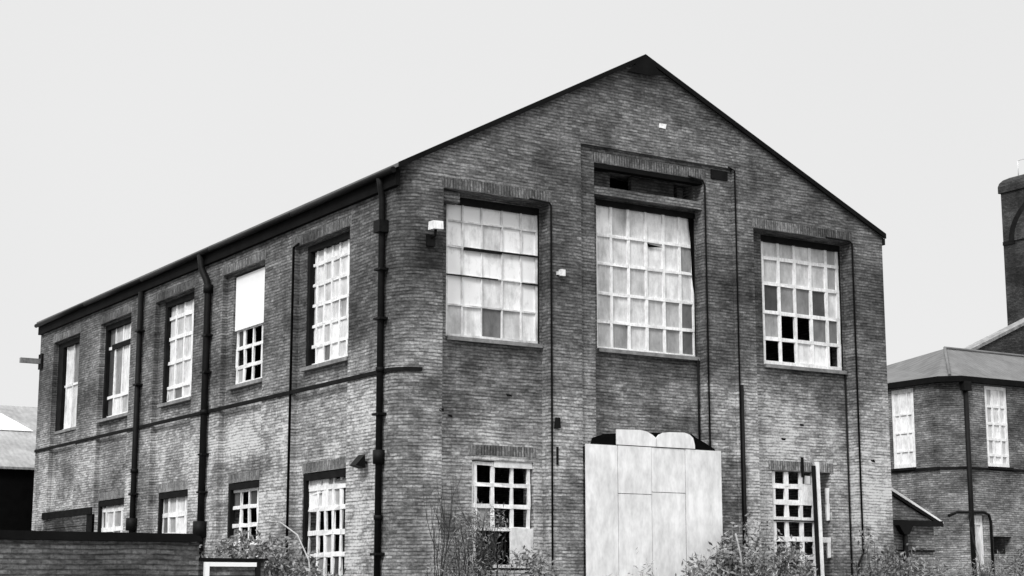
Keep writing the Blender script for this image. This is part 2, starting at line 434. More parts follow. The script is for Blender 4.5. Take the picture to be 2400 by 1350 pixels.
# string course, coloured near-black to paint its shadow line
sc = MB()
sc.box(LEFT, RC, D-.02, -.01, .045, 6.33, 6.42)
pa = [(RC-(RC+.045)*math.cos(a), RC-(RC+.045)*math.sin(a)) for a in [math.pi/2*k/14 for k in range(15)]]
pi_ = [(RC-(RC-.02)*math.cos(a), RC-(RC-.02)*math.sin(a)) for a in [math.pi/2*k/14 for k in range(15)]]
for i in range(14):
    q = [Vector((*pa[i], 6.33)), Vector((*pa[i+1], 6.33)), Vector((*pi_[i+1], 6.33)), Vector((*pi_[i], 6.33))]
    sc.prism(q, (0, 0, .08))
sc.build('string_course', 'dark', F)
# vent and lintel in the centre bay
MB().box(FRONT, 5.2, 8.46, -RD-.02, -.14, 10.90, 11.10).build('lintel', 'brick_e', F)
MB().box(FRONT, 5.2, 8.46, -.30, -.095, 11.53, 11.64).build('lintel', 'fascia', F)
MB().box(FRONT, 8.72, 9.24, -.10, -.055, 11.72, 11.95).build('vent', 'dark', F)
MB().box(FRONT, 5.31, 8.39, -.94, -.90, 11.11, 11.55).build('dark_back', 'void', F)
for q in ((5.22, 5.84, -.50, -.36, 11.105, 11.52), (6.50, 7.80, -.52, -.40, 11.105, 11.53), (7.94, 8.12, -.56, -.44, 11.105, 11.45)): MB().box(FRONT, *q).build('infill_panel', 'brick_d', F)
MB().box(FRONT, 1.06, 1.52, -RD-.01, -.10, 10.20, 10.44).build('lintel', 'brick_e', F)

for x0, x1, z0, o in ((1.0, 3.92, 10.495, 0), (5.12, 8.56, 11.665, -.09), (9.94, 13.33, 10.615, 0)):
    MB().box(FRONT, x0, x1, o-.02, o+.004, z0, z0+.235).build('soldier_course', 'brick_s', F)
for x0, x1 in ((1.9, 3.70), (10.56, 12.7)): MB().box(FRONT, x0, x1, -RD-.02, -RD+.004, 4.61, 4.84).build('soldier_course', 'brick_t', F)
for i, (a_, b_) in enumerate(UW):
    MB().box(LEFT, a_-.12, b_+(.5 if i < 3 else .12), -.02, .004, 9.96, 10.19).build('soldier_course', 'brick_s', F)
    if i < 4: MB().box(LEFT, a_-.04, b_+.04, -.16, -.136, 4.41, 4.64).build('soldier_course', 'brick_t', F)
# front upper windows
W_ = .80
t1 = [[.74, .80, .72, .84, .62], [.82, .62, .52, .82, .74], [.86, .80, .66, .72, .84], [.84, .74, .52, .66, .84], [.40, .58, .13, .40, .68]]
t1 = [[min(.86, v*1.12) if v > .15 else v for v in r] for r in t1]
window(F, FRONT, [1.33, 1.77, 2.28, 2.82, 3.33, 3.79], [7.22, 7.94, 8.62, 9.27, 9.86, 10.38], -.42, t1, bar=.035, edge=.06, wav=.009, mat='offw', casing_shade=(.14, .055, -.34))
t2 = [[.72, .44, .58, .70, .62, .66], [.60, .56, .58, .66, .62, .24], [.50, .48, .44, .58, .66, .56], [.46, .58, .64, .46, .40, .13], [.44, .26, .56, .30, .26, .10]]
w2 = window(F, FRONT, [5.47, 5.93, 6.44, 6.97, 7.50, 8.00, 8.42], [7.27, 7.92, 8.60, 9.32, 10.01, 10.84], -.48, t2, bar=.075, edge=.05, wav=.008, casing_shade=(.12, .05, -.40))
t3 = [[.55, .48, .62, .54, .30], [.46, .38, .58, .44, .30], [.05, .22, .16, .06, .56], [.30, .02, .04, .16, .14], [.02, .03, .62, .72, .02]]
window(F, FRONT, [10.53, 11.12, 11.66, 12.20, 12.74, 13.19], [7.25, 7.91, 8.58, 9.32, 9.98, 10.53], -.42, t3, bar=.09, edge=.10, wav=.008, casing_shade=(.14, .05, -.34))
MB().box(FRONT, 1.80, 3.78, -.40, -.365, 9.24, 9.275).box(FRONT, 1.80, 2.8, -.40, -.365, 9.21, 9.238).build('rail', 'dark', bpy.data.objects['window'])
wm = MB(); wm.prism([FRONT.p(7.0, -.45, 9.96), FRONT.p(7.05, -.45, 9.86), FRONT.p(7.48, -.45, 9.90), FRONT.p(7.1, -.45, 9.93)], (0, .01, 0)); wm.build('hole', 'void', w2)
wm = MB(); wm.prism([FRONT.p(8.42, -.44, 10.82), FRONT.p(8.26, -.44, 10.82), FRONT.p(8.33, -.44, 10.1), FRONT.p(8.36, -.44, 9.2), FRONT.p(8.42, -.44, 8.8)], (0, .01, 0)); wm.build('edge_shadow', 'void', w2)  # black wedge paints the shadow along the window's right edge
MB().box(FRONT, 1.35, 2.7, -.40, -.37, 8.60, 8.625).build('rail', 'dark', bpy.data.objects['window'])
MB().box(FRONT, 3.35, 3.78, -.40, -.37, 8.58, 8.61).build('rail', 'dark', bpy.data.objects['window'])
# left upper windows
def rt(c, r, lo, hi): return [[random.uniform(lo, hi) for _ in range(c)] for _ in range(r)]
LO = -.27
t5 = rt(6, 6, .34, .62)
for i in range(6): t5[0][i] = random.uniform(.62, .8)
t5[5] = [.02, .78, .10, .76, .55, None]; t5[4] = [.70, .8, .45, .74, .55, .72]; t5 = [r[::-1] for r in t5]
# u runs away from the viewer's right on this wall (small Y = right)
window(F, LEFT, [2.58, 3.05, 3.48, 3.90, 4.30, 4.70, 5.02], [6.93, 7.42, 7.92, 8.42, 8.92, 9.42, 9.88], LO,
       t5, bar=.075, edge=.09, wav=.012, sill_out=.2, casing_shade=(.13, .11, -.15))
w4 = window(F, LEFT, [7.32, 7.88, 8.44, 9.0, 9.52], [6.93, 7.42, 7.92, 8.42, 9.86], LO,
       [[None]*4, [None, .04, None, .05], [.03, None, .04, None], [.10, .04, None, .30]], bar=.09, edge=.09, wav=.012, sill_out=.2)
MB().box(LEFT, 7.33, 9.5, LO+.05, LO+.09, 8.40, 9.84).build('blanking_board', 'pale', w4)
t3l = rt(4, 5, .40, .70); t3l[4] = [.10, .6, .12, .5]
window(F, LEFT, [12.08, 12.7, 13.3, 13.95, 14.57], [6.93, 7.38, 8.1, 8.8, 9.4, 9.87], LO, t3l, bar=.10, edge=.10, wav=.012, sill_out=.2, casing_shade=(.13, .11, -.15))
window(F, LEFT, [17.13, 17.75, 18.4, 19.1, 19.77], [6.93, 7.6, 9.15, 9.87], LO, [[.7, .62, .4, .12], [.62, .6, .2, .05], [.6, .34, .7, .1]], bar=.09, edge=.09,
       wav=.012, sill_out=.2, casing_shade=(.13, .11, -.15))
MB().box(LEFT, 17.13, 19.3, LO+.03, LO+.07, 9.08, 9.24).build('transom', 'dark', F)
window(F, LEFT, [21.98, 22.6, 23.2, 23.9, 24.57], [6.93, 8.4, 9.87], LO, [[.25, .14, .62, .12], [.2, .5, .70, .14]], bar=.08, edge=.05, bmat='offw', sill_out=.1, casing_shade=(.14, .5, -.15))
# left lower windows, most panes gone
LW = [
 ([2.58, 3.22, 3.62, 4.02, 4.42, 5.0], [1.3, 1.9, 2.47, 2.98, 3.54, 4.02, 4.36], [[None, None, .3, .2, .74], [None, .30, .55, .45, .7], [None, .03, None, .04, None], [.03, None, .3, None, None], [None, .05, None, .2, None], [None]*5], .11),
 ([7.33, 7.88, 8.42, 8.95, 9.52], [1.3, 2.2, 2.84, 3.30, 3.77, 4.2, 4.36], [[None]*4, [None, .05, None, .1], [.03, None, .04, None], [None, .04, None, .2], [.3, .1, None, .3], [None]*4], .09),
 ([12.08, 12.75, 13.4, 14.0, 14.57], [1.3, 2.3, 3.2, 3.75, 4.36], [[.30, .62, .5, .2], [.5, .7, .3, .1], [.6, .55, .62, .3], [None]*4], .12),
 ([17.13, 17.9, 18.6, 19.3, 19.77], [1.3, 2.4, 3.5, 4.1, 4.36], [[.6, .7, .5, .1], [.45, .3, .5, .1], [.5, .4, .3, .1], [None]*4], .13)]
for U, Z, T, bw_ in LW:
    window(F, LEFT, U, Z, LO, T, bar=bw_, edge=bw_, wav=.014, sill_out=.1, casing_shade=(.14, .10, -.15))
lw4 = [o for o in bpy.data.objects if o.name.startswith('window') and '.' in o.name and o.parent == F][-4]
MB().box(LEFT, 4.25, 4.75, -.30, -.255, 3.9, 4.33, jit=.03).box(LEFT, 3.9, 4.2, -.295, -.25, 3.55, 4.28, jit=.02).build('blanking_board', 'white', lw4)
MB().box(LEFT, 2.62, 3.75, -.30, -.26, 4.05, 4.20, jit=.02).build('broken_slat', 'stone', lw4)
# dark beam, upright and strips at the far end of the left wall
MB().box(LEFT, 19.9, 24.95, -.06, .05, 4.0, 4.22).box(LEFT, 19.85, 20.35, -.06, .03, 2.4, 4.0).build('dark_beam', 'dark', F)
bo = MB()
for k in range(5): bo.box(LEFT, 20.4, 24.85, -.09, -.03-.012*(k % 2), 2.62+k*.265, 2.86+k*.265, jit=.012)
bo.build('boarding', 'brick_c', F)
# front lower windows
fl1 = window(F, FRONT, [2.0, 2.13, 2.58, 3.09, 3.57], [2.15, 2.6, 3.0, 3.5, 3.97, 4.47], -.42,
       [[None, .02, .03, None], [None, .03, .02, .03], [None, .25, None, .02], [None, .04, .03, .6], [None, None, None, .55]], bar=.085, edge=.07, wav=.012, sill=False,
       skipbars={('h', 1, 1), ('h', 2, 1), ('h', 0, 1), ('v', 2, 0), ('h', 0, 0), ('h', 1, 0), ('v', 2, 1)})
MB().box(FRONT, 3.04, 3.64, -.40, -.36, 2.16, 3.02, jit=.02).build('blanking_board', 'offw', fl1)
fl3 = window(F, FRONT, [10.72, 11.18, 11.66, 12.09, 12.6], [1.4, 1.9, 2.47, 2.92, 3.40, 3.82, 4.22, 4.58], -.42,
       [[None, None, None, None], [None, None, .74, None], [None]*4, [None]*4, [None]*4, [None]*4, [None]*4], bar=.12, edge=.10, wav=.012, sill=False,
       skipbars={('h', 3, 2), ('h', 3, 4), ('h', 3, 6), ('h', 2, 7), ('h', 3, 7), ('h', 0, 7), ('h', 1, 7), ('v', 4, 1), ('v', 4, 3), ('v', 4, 6), ('h', 3, 5)})
MB().box(FRONT, 11.70, 12.1, -.43, -.38, 3.86, 4.28, jit=.02).box(FRONT, 11.80, 11.97, -.43, -.38, 4.30, 4.5).build('blanking_board', 'white', fl3)
MB().box(FRONT, 10.72, 12.2, -.40, -.35, 3.36, 3.385).build('rail', 'dark', fl3)
MB().box(FRONT, 2.60, 3.60, -.40, -.35, 4.36, 4.50, jit=.01).build('board', 'offw', fl1)
for x, z, o in ((1.36, 5.42, -RD), (11.0, 5.35, -RD), (11.62, 5.75, -RD), (2.9, 5.95, -RD), (.35+.6, 5.5, 0), (13.7, 4.9, 0)):
    MB().box(FRONT, x, x+.13, o-.03, o+.004, z, z+.06, jit=.02).build('missing_brick', 'dark', F)
# pipes that belong to the building
def pipe(pts, r, collars=(), fr=None, nm='downpipe', mt='black', hopper=None):
    p = MB().tube(pts, r, 12)
    for c, rr, h in collars:
        c = Vector(c); p.tube([c-Vector((0, 0, h/2)), c+Vector((0, 0, h/2))], rr, 12)
    if hopper: p.box(WORLD, *hopper)
    return p.build(nm, mt, F)
pipe([(-.11, 15.98, 0), (-.11, 15.98, 10.4)], .085, [((-.12, 15.98, 3.55), .17, .36), ((-.11, 15.98, 5.1), .11, .12)])
pipe([(-.12, 10.72, 0), (-.12, 10.72, 9.7), (-.14, 10.80, 9.95), (-.17, 11.1, 10.3), (-.20, 11.15, 10.70)], .095, [((-.13, 10.72, 3.25), .19, .42), ((-.12, 10.72, 9.7), .13, .22), ((-.12, 10.72, 6.35), .12, .12)])
pipe([(-.10, .74, 0), (-.10, .74, 10.2), (-.15, .74, 10.5), (-.18, .74, 10.68)], .075, [((-.1, .74, 6.4), .095, .1), ((-.1, .74, 3.2), .095, .1), ((-.1, .74, 4.5), .13, .3)], hopper=(-.24, -.01, .60, .88, 9.45, 9.72))
for yy, zs_ in ((15.98, (9.2, 7.6, 4.4)), (10.72, (8.4, 7.4, 5.2, 4.2)), (.74, (8.6, 7.5, 5.4, 2.4))):
    for z_ in zs_: MB().box(LEFT, yy-.15, yy+.15, -.005, .21, z_, z_+.05).build('pipe_clip', 'black', F)
# thin black tubes painting recess-edge shadow gaps; the kinked right one is a pipe
def conduit_or_shadow(fr, pts, r): pipe([fr.p(*p) for p in pts], r, nm='conduit_or_shadow')
conduit_or_shadow(FRONT, [(3.89, .03, 0), (3.89, .03, 10.40), (3.84, .03, 10.47), (3.3, .03, 10.50)], .022)
conduit_or_shadow(FRONT, [(8.50, -.05, 0), (8.50, -.05, 11.50), (8.44, -.05, 11.62), (8.0, -.05, 11.67)], .022)
conduit_or_shadow(FRONT, [(9.40, .03, 0), (9.40, .03, 11.98), (9.2, .03, 12.05)], .02)
conduit_or_shadow(FRONT, [(9.45, .05, 0), (9.45, .05, 6.6)], .045)
conduit_or_shadow(FRONT, [(13.30, .03, 2.6), (13.30, .03, 10.55), (13.20, .03, 10.61), (12.4, .03, 10.62)], .024)
conduit_or_shadow(FRONT, [(13.30, .035, 2.6), (13.12, .035, 2.3), (13.12, .035, 0)], .03)
conduit_or_shadow(LEFT, [(5.50, .03, 0), (5.50, .03, 9.95), (5.2, .03, 9.99)], .03)
conduit_or_shadow(FRONT, [(8.40, -RD, 4.9), (8.40, -RD, 7.2)], .025); conduit_or_shadow(FRONT, [(13.2, -RD+.03, 1), (13.2, -RD+.03, 7.2)], .022)
MB().box(FRONT, 4.02, 4.07, .0, .02, 4.45, 4.85).build('anchor_bar', 'black', F)
MB().box(FRONT, 3.98, 4.10, .0, .04, 5.28, 5.5, jit=.02).build('anchor_bar', 'black', F)
MB().box(FRONT, 11.62, 11.67, -RD+.001, -RD+.06, 4.45, 4.95).build('anchor_bar', 'black', F)

# things fixed on the walls
def wall_light(x, z):
    b = empty('wall_light', (x, 0, z), 'small white box light on a black bracket beside the upper left gable window', 'wall light')
    MB().box(FRONT, x-.11, x+.13, .10, .34, z-.06, z+.12, jit=.01).build('lamp_housing', 'white', b)
    m = MB().tube([FRONT.p(x, 0, z-.22), FRONT.p(x, .2, z-.18), FRONT.p(x, .22, z-.05)], .035, 8); m.box(FRONT, x-.12, x+.08, 0, .07, z-.40, z-.14); m.build('bracket', 'black', b)
wall_light(.72, 9.50)
b = empty('floodlight', (0, 1.55, 4.47), 'black wedge shaped floodlight on the left wall near the corner downpipe', 'floodlight')
m = MB(); m.prism([LEFT.p(1.35, .12, 4.60), LEFT.p(1.35, .34, 4.36), LEFT.p(1.35, .10, 4.30)], (0, .32, 0)); m.build('lamp_housing', 'black', b)
m = MB().box(LEFT, 1.47, 1.53, 0, .16, 4.40, 4.46); m.build('bracket', 'black', b)
b = MB().box(FRONT, 4.11, 4.24, .0, .09, 8.78, 8.93).box(FRONT, 4.04, 4.11, .0, .05, 8.80, 8.88); tag(b.build('junction_box', 'offw', origin=(4.15, 0, 8.8)), 'tiny pale junction box on the brick pier between the first two gable windows', 'junction box')
b = MB().box(FRONT, 7.08, 7.26, -.01, .03, 12.75, 12.87, jit=.015); tag(b.build('wall_plaque', 'white', origin=(7.2, 0, 12.8)), 'small white plaque high in the middle of the gable', 'plaque')
b = empty('wall_bracket', (0, D, 9.5), 'short grey metal bracket jutting out from the far left corner of the factory', 'bracket')
MB().box(WORLD, -.75, .0, D-.3, D-.15, 9.38, 9.55).build('arm', 'stone', b); MB().box(WORLD, -.06, .0, D-.42, D-.02, 9.2, 9.72).build('back_plate', 'dark', b)

# ================================================================== boarded doorway (white hoarding)
H = empty('hoarding', (6.7, -.1, 0), 'tall white boarding covering the ground floor doorway under the centre gable window', 'hoarding')
xs = [4.76, 5.66, 6.62, 7.62, 8.71]; tops = [4.95, 4.95, 4.95, 4.95]
for i in range(4):
    g0, g1 = xs[i]+.008, xs[i+1]-.008
    z1 = 4.95
    o = .06+.012*(i % 2)
    if i in (1, 2):
        MB().box(FRONT, g0, g1, o, o+.03, 3.80+.06*i, z1).box(FRONT, g0, g1, o-.006, o+.022, 0, 3.80+.06*i-.012).build('panel', 'board', H)
    else: MB().box(FRONT, g0, g1, o, o+.03, 0, z1).build('panel', 'board', H)
def curve_panel(pts, o):
    m = MB(); m.prism([FRONT.p(x, o, z) for x, z in pts], (0, -.04, 0)); return m.build('top_panel', 'board', H)
curve_panel([(5.63, 4.97), (5.63, 5.32), (6.3, 5.34), (6.50, 5.31), (6.66, 5.24), (6.76, 5.17), (6.76, 4.97)], .07)
curve_panel([(6.775, 4.97), (6.775, 5.18), (6.84, 5.25), (6.96, 5.30), (7.15, 5.33), (7.6, 5.34), (7.76, 5.30), (7.86, 5.22), (7.90, 5.08), (7.91, 4.97)], .075)
MB().box(FRONT, 4.8, 8.7, -.06, .03, 4.60, 4.90).build('frame', 'dark', H)
dw = MB(); dw.prism([FRONT.p(x, .0, z) for x, z in ((4.95, 4.94), (5.0, 5.10), (5.3, 5.20), (5.7, 5.24), (6.72, 5.30), (7.85, 5.33), (8.0, 5.24), (8.3, 5.12), (8.56, 4.99), (8.58, 4.94))], (0, -.05, 0)); dw.build('shadow_backing', 'void', H)  # black sheet paints the recess shadow beside the curved top panels

# ================================================================== boundary wall, lower left
BW = empty('boundary_wall', (-12, -7, 0), 'dark brick boundary wall with black coping crossing the bottom left corner', 'wall')
MB().box(WORLD, -40, -7.26, -7.0, -6.66, -.2, 2.38).build('wall', 'brick_c', BW)
cp = MB()
cp.prism([Vector((-40, -7.05, 2.385)), Vector((-7.34, -7.05, 2.385)), Vector((-7.22, -7.05, 2.40)), Vector((-7.26, -7.05, 2.47)), Vector((-7.40, -7.05, 2.51)), Vector((-40, -7.05, 2.52))], (0, .44, 0))
cp.build('coping', 'fascia', BW)
LWl = empty('low_wall', (-6.7, -6.9, 0), 'low pale topped brick wall between the boundary wall and the weeds', 'wall')
MB().box(WORLD, -7.25, -6.15, -6.95, -6.7, -.2, 2.11).build('wall', 'brick_c', LWl)
MB().box(WORLD, -7.25, -6.10, -7.0, -6.66, 2.113, 2.15).build('coping', 'fascia', LWl)
gf = empty('gate_frame', (-6.7, -7.05, 0), 'bright white square metal frame standing against the low wall', 'frame')
MB().box(WORLD, -7.19, -7.12, -7.10, -7.03, 0, 2.085).build('post', 'pale', gf)
MB().box(WORLD, -7.118, -6.34, -7.095, -7.035, 2.02, 2.085).build('top_rail', 'pale', gf)
MB().box(WORLD, -6.34, -6.27, -7.095, -7.035, 0, 2.085).build('post', 'dark', gf)
MB().box(WORLD, -7.118, -6.34, -7.04, -7.02, 0, 1.97).build('sheet', 'brick_e', gf)

# ================================================================== shed behind, far left
SH = empty('sheet_roofed_shed', (-10, 28, 0), 'long low shed with pale corrugated roof and black side behind the far left corner', 'shed')
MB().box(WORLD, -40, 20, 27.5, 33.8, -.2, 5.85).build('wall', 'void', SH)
sr = MB(); sr.prism([Vector((-41, 27.3, 5.90)), Vector((-41, 34, 8.74)), Vector((-41, 41, 5.9)), Vector((-41, 41, 5.8)), Vector((-41, 34, 8.6)), Vector((-41, 27.3, 5.82))], (63, 0, 0))
shr = sr.build('roof', 'roof_s', SH)
def on_roof(x, y): return 5.90+(y-27.3)*(2.84/6.7)
MB().prism([Vector((-2.6, 31, on_roof(0, 31)+.03)), Vector((1.3, 31, on_roof(0, 31)+.03)), Vector((.6, 32.8, on_roof(0, 32.8)+.03)), Vector((-2.6, 33.4, on_roof(0, 33.4)+.03))], (0, 0, .03)).build('rooflight', 'board', shr)

# ================================================================== annex, right
A = empty('brick_annex', (30, 14, 0), 'lower brick annex with shallow hipped roof and tall narrow white windows right of the factory', 'building')
ax, ay = 26.35, 9.0; c = .62
apath = [(ax, 20), (ax, ay+c), (ax+c, ay), (44, ay), (44, 20)]
ac = math.hypot(c, c); u0 = 20-(ay+c)
def uAL(y): return 20-y
def uAF(x): return u0+ac+(x-ax-c)
acells = [(uAL(11.85), uAL(10.75), 5.90, 8.72, .2, True), (uAF(28.02), uAF(29.16), 5.88, 8.72, .2, True), (uAF(27.0), uAF(27.7), 1.0, 4.22, .25, True), (uAF(28.1), uAF(29.0), 2.9, 3.5, .3, True)]
aw = sheet(apath, 8.80, acells); aw.build('wall', 'brick_b', A)
AL = Fr((ax, 0, 0), (0, 1, 0), (-1, 0, 0)); AF = Fr((0, ay, 0), (1, 0, 0), (0, -1, 0))
window(A, AL, [10.77, 11.12, 11.48, 11.84], [5.92, 6.5, 7.15, 7.8, 8.70], -.06, rt(3, 4, .66, .76), bar=.06, edge=.14, sill_mat='dark', wav=0, sill_out=.08)
window(A, AF, [28.04, 28.42, 28.78, 29.14], [5.90, 6.3, 6.85, 7.4, 8.0, 8.70], -.06, [[.42, .7, .5], [.4, .7, .6], [.5, .7, .5], [.5, .72, .45], [.5, .7, .5]], bar=.09, edge=.12, sill_mat='dark', wav=0, sill_out=.1)
window(A, AF, [27.02, 27.34, 27.68], [1.0, 3.9, 4.2], -.1, [[.7, .7], [.72, .7]], bar=.05, edge=.10, wav=0, sill=False)
sc = MB().box(AL, ay+c, 19.9, -.01, .05, 5.76, 5.86).box(AF, ax+c, 43.9, -.01, .05, 5.76, 5.84)
sc.prism([Vector((ax-.05, ay+c, 5.765)), Vector((ax+c, ay-.05, 5.765)), Vector((ax+c, ay+.1, 5.765)), Vector((ax+.1, ay+c, 5.765))], (0, 0, .08))
sc.build('string_course', 'dark', A)
ar = MB(); e = .2
E0 = Vector((ax-e, 20, 8.98)); E1 = Vector((ax-e, ay+c*.6, 8.95)); E2 = Vector((ax+c*.6, ay-e, 8.95)); E3 = Vector((44.2, ay-e, 8.98))
P1 = Vector((28.3, 11.0, 10.27)); P0 = Vector((29.3, 15.2, 10.14)); P0b = Vector((30.0, 19.5, 10.2)); P2 = Vector((44.2, 11.6, 10.40)); P3 = Vector((44.2, 19.5, 10.4))
for q in ((E0, E1, P1, P0, P0b), (E1, E2, P1), (E2, E3, P2, P1), (P1, P2, P3, P0b, P0)): ar.face(q)
rA = ar.build('roof', 'roof_b', A)
hr = MB().tube([(E1+E2)/2+Vector((0, 0, .02)), P1+Vector((0, 0, .03))], .06, 6).tube([P1+Vector((0, 0, .03)), P2+Vector((0, 0, .03))], .05, 6); hr.build('ridge_tiles', 'slate', rA)
fa = MB()
for a_, b_ in ((E0, E1), (E1, E2), (E2, E3)):
    d = Vector((0, 0, -.20)); n = (b_-a_).cross(Vector((0, 0, 1))).normalized()*-.25
    fa.prism([a_-Vector((0, 0, .01)), b_-Vector((0, 0, .01)), b_+d, a_+d], n)
fa.build('fascia', 'fascia', rA)
MB().tube([(26.98, 8.90, 0), (26.98, 8.90, 8.75)], .085, 10).box(WORLD, 26.80, 27.16, 8.78, 8.98, 8.45, 8.78).build('downpipe', 'black', A)
MB().tube([(25.9, 8.92, 4.15), (26.3, 8.92, 4.27), (27.62, 8.92, 4.30), (27.85, 8.92, 4.22), (27.93, 8.92, 4.0), (27.93, 8.92, 1.6)], .05, 8).build('conduit_or_shadow', 'black', A)

# lean-to against the factory's right side
T = empty('lean_to', (16, 1.5, 0), 'small brick lean-to with sloping pale roof edge beside the right corner of the factory', 'lean-to')
MB().prism([Vector((14.42, 1.05, -.2)), Vector((16.95, 1.05, -.2)), Vector((16.95, 1.05, 3.46)), Vector((15.32, 1.05, 4.18)), Vector((14.42, 1.05, 4.55))], (0, 5, 0)).build('wall', 'brick_b', T)
vd = Vector((14.45, .97, 4.68)); ve = Vector((17.25, .97, 3.44))
MB().prism([vd, ve, ve+Vector((0, 0, .05)), vd+Vector((0, 0, .10))], (0, 5.1, 0)).build('roof', 'board', T)
MB().prism([vd-Vector((0, 0, .008)), ve-Vector((0, 0, .008)), ve-Vector((0, 0, .09)), vd-Vector((0, 0, .10))], (0, .07, 0)).build('verge_board', 'dark', T)
MB().box(WORLD, 14.5, 17.12, .86, 1.04, 3.36, 3.50).build('gutter', 'black', T)
MB().tube([(15.75, .93, 0), (15.75, .93, 3.4)], .07, 10).prism([Vector((15.48, .85, 3.36)), Vector((16.0, .85, 3.36)), Vector((15.83, .85, 3.12)), Vector((15.66, .85, 3.12))], (0, .16, 0)).build('downpipe', 'black', T)
MB().box(WORLD, 14.45, 16.9, 1.0, 1.06, 2.68, 2.73).build('string_course', 'dark', T)

# dark raking wall climbing to the tower
Gb = empty('raking_wall', (45, 22, 0), 'dark brick raking wall with pale sloping coping climbing from the annex roof to the tower', 'wall')
gx0, gz0, gs = 38.0, 10.88, .425; gx1 = 54.0
MB().prism([Vector((gx0, 22, 0)), Vector((gx1, 22, 0)), Vector((gx1, 22, gz0+16*gs)), Vector((gx0, 22, gz0))], (0, .6, 0)).build('wall', 'brick_d', Gb)
MB().prism([Vector((gx0-.3, 21.9, gz0-.11)), Vector((gx1, 21.9, gz0+16*gs+.01)), Vector((gx1, 21.9, gz0+16*gs+.16)), Vector((gx0-.3, 21.9, gz0+.04))], (0, .8, 0)).build('coping', 'stone', Gb)

# tower far right
TW = empty('brick_tower', (56, 25, 0), 'tall dark brick tower with arched recess and railing at the right edge', 'tower')
tx, ty0, ty1 = 52.0, 18.4, 28.75
tp = [(tx, ty1), (tx, ty0), (tx+10, ty0), (tx+10, ty1), (tx, ty1)]
MB().prism([Vector((tx, ty1, 0)), Vector((tx, ty0, 0)), Vector((tx, ty0, 22.6)), Vector((tx, ty1, 22.6))], (10, 0, 0)).build('wall', 'brick_d', TW)
cpn = MB(); 
prof = [(0, 22.6), (0, 22.95), (.06, 23.15), (.2, 23.32), (.45, 23.45), (.8, 23.5)]
for (i0, z0), (i1, z1) in zip(prof, prof[1:]):
    a = [(tx-.1+i0, ty0-.1+i0), (tx+10.1-i0, ty0-.1+i0), (tx+10.1-i0, ty1+.1-i0), (tx-.1+i0, ty1+.1-i0)]
    b = [(tx-.1+i1, ty0-.1+i1), (tx+10.1-i1, ty0-.1+i1), (tx+10.1-i1, ty1+.1-i1), (tx-.1+i1, ty1+.1-i1)]
    for k in range(4): cpn.face([Vector((*a[k], z0)), Vector((*a[(k+1) % 4], z0)), Vector((*b[(k+1) % 4], z1)), Vector((*b[k], z1))])
cpn.face([Vector((tx+.7, ty0+.7, 23.5)), Vector((tx+9.3, ty0+.7, 23.5)), Vector((tx+9.3, ty1-.7, 23.5)), Vector((tx+.7, ty1-.7, 23.5))])
cpn.build('parapet', 'brick_d', TW)
cy = (ty0+ty1)/2; az = 19.9
def arch(r0, r1, o, mat, nm):
    m = MB(); n = 28
    for k in range(n):
        t0, t1 = math.pi*k/n, math.pi*(k+1)/n
        q = [Vector((tx-o, cy+r*math.cos(t), az+r*math.sin(t)*.62)) for r, t in ((r0, t0), (r1, t0), (r1, t1), (r0, t1))]
        m.prism(q, (o+.02, 0, 0))
    return m.build(nm, mat, TW)
arch(4.35, 4.75, .06, 'dark', 'arch_moulding'); arch(3.55, 4.34, .10, 'brick_d', 'arch_ring')
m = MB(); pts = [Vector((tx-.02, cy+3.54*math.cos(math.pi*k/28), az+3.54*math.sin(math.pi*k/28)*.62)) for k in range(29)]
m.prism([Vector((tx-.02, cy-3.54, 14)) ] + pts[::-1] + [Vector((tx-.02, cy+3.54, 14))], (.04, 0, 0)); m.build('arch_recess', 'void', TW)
MB().box(WORLD, tx-.05, tx+.02, cy+4.4, ty1, 19.75, 19.95).build('string_course', 'dark', TW)
rl = MB()
for yy in (28.0, 25, 22, 19.4): rl.tube([(tx+.6, yy, 23.45), (tx+.6, yy, 24.35)], .025, 6)
rl.tube([(tx+.6, 28.0, 24.35), (tx+.6, 19.4, 24.35)], .02, 6); rl.build('railing', 'offw', TW)

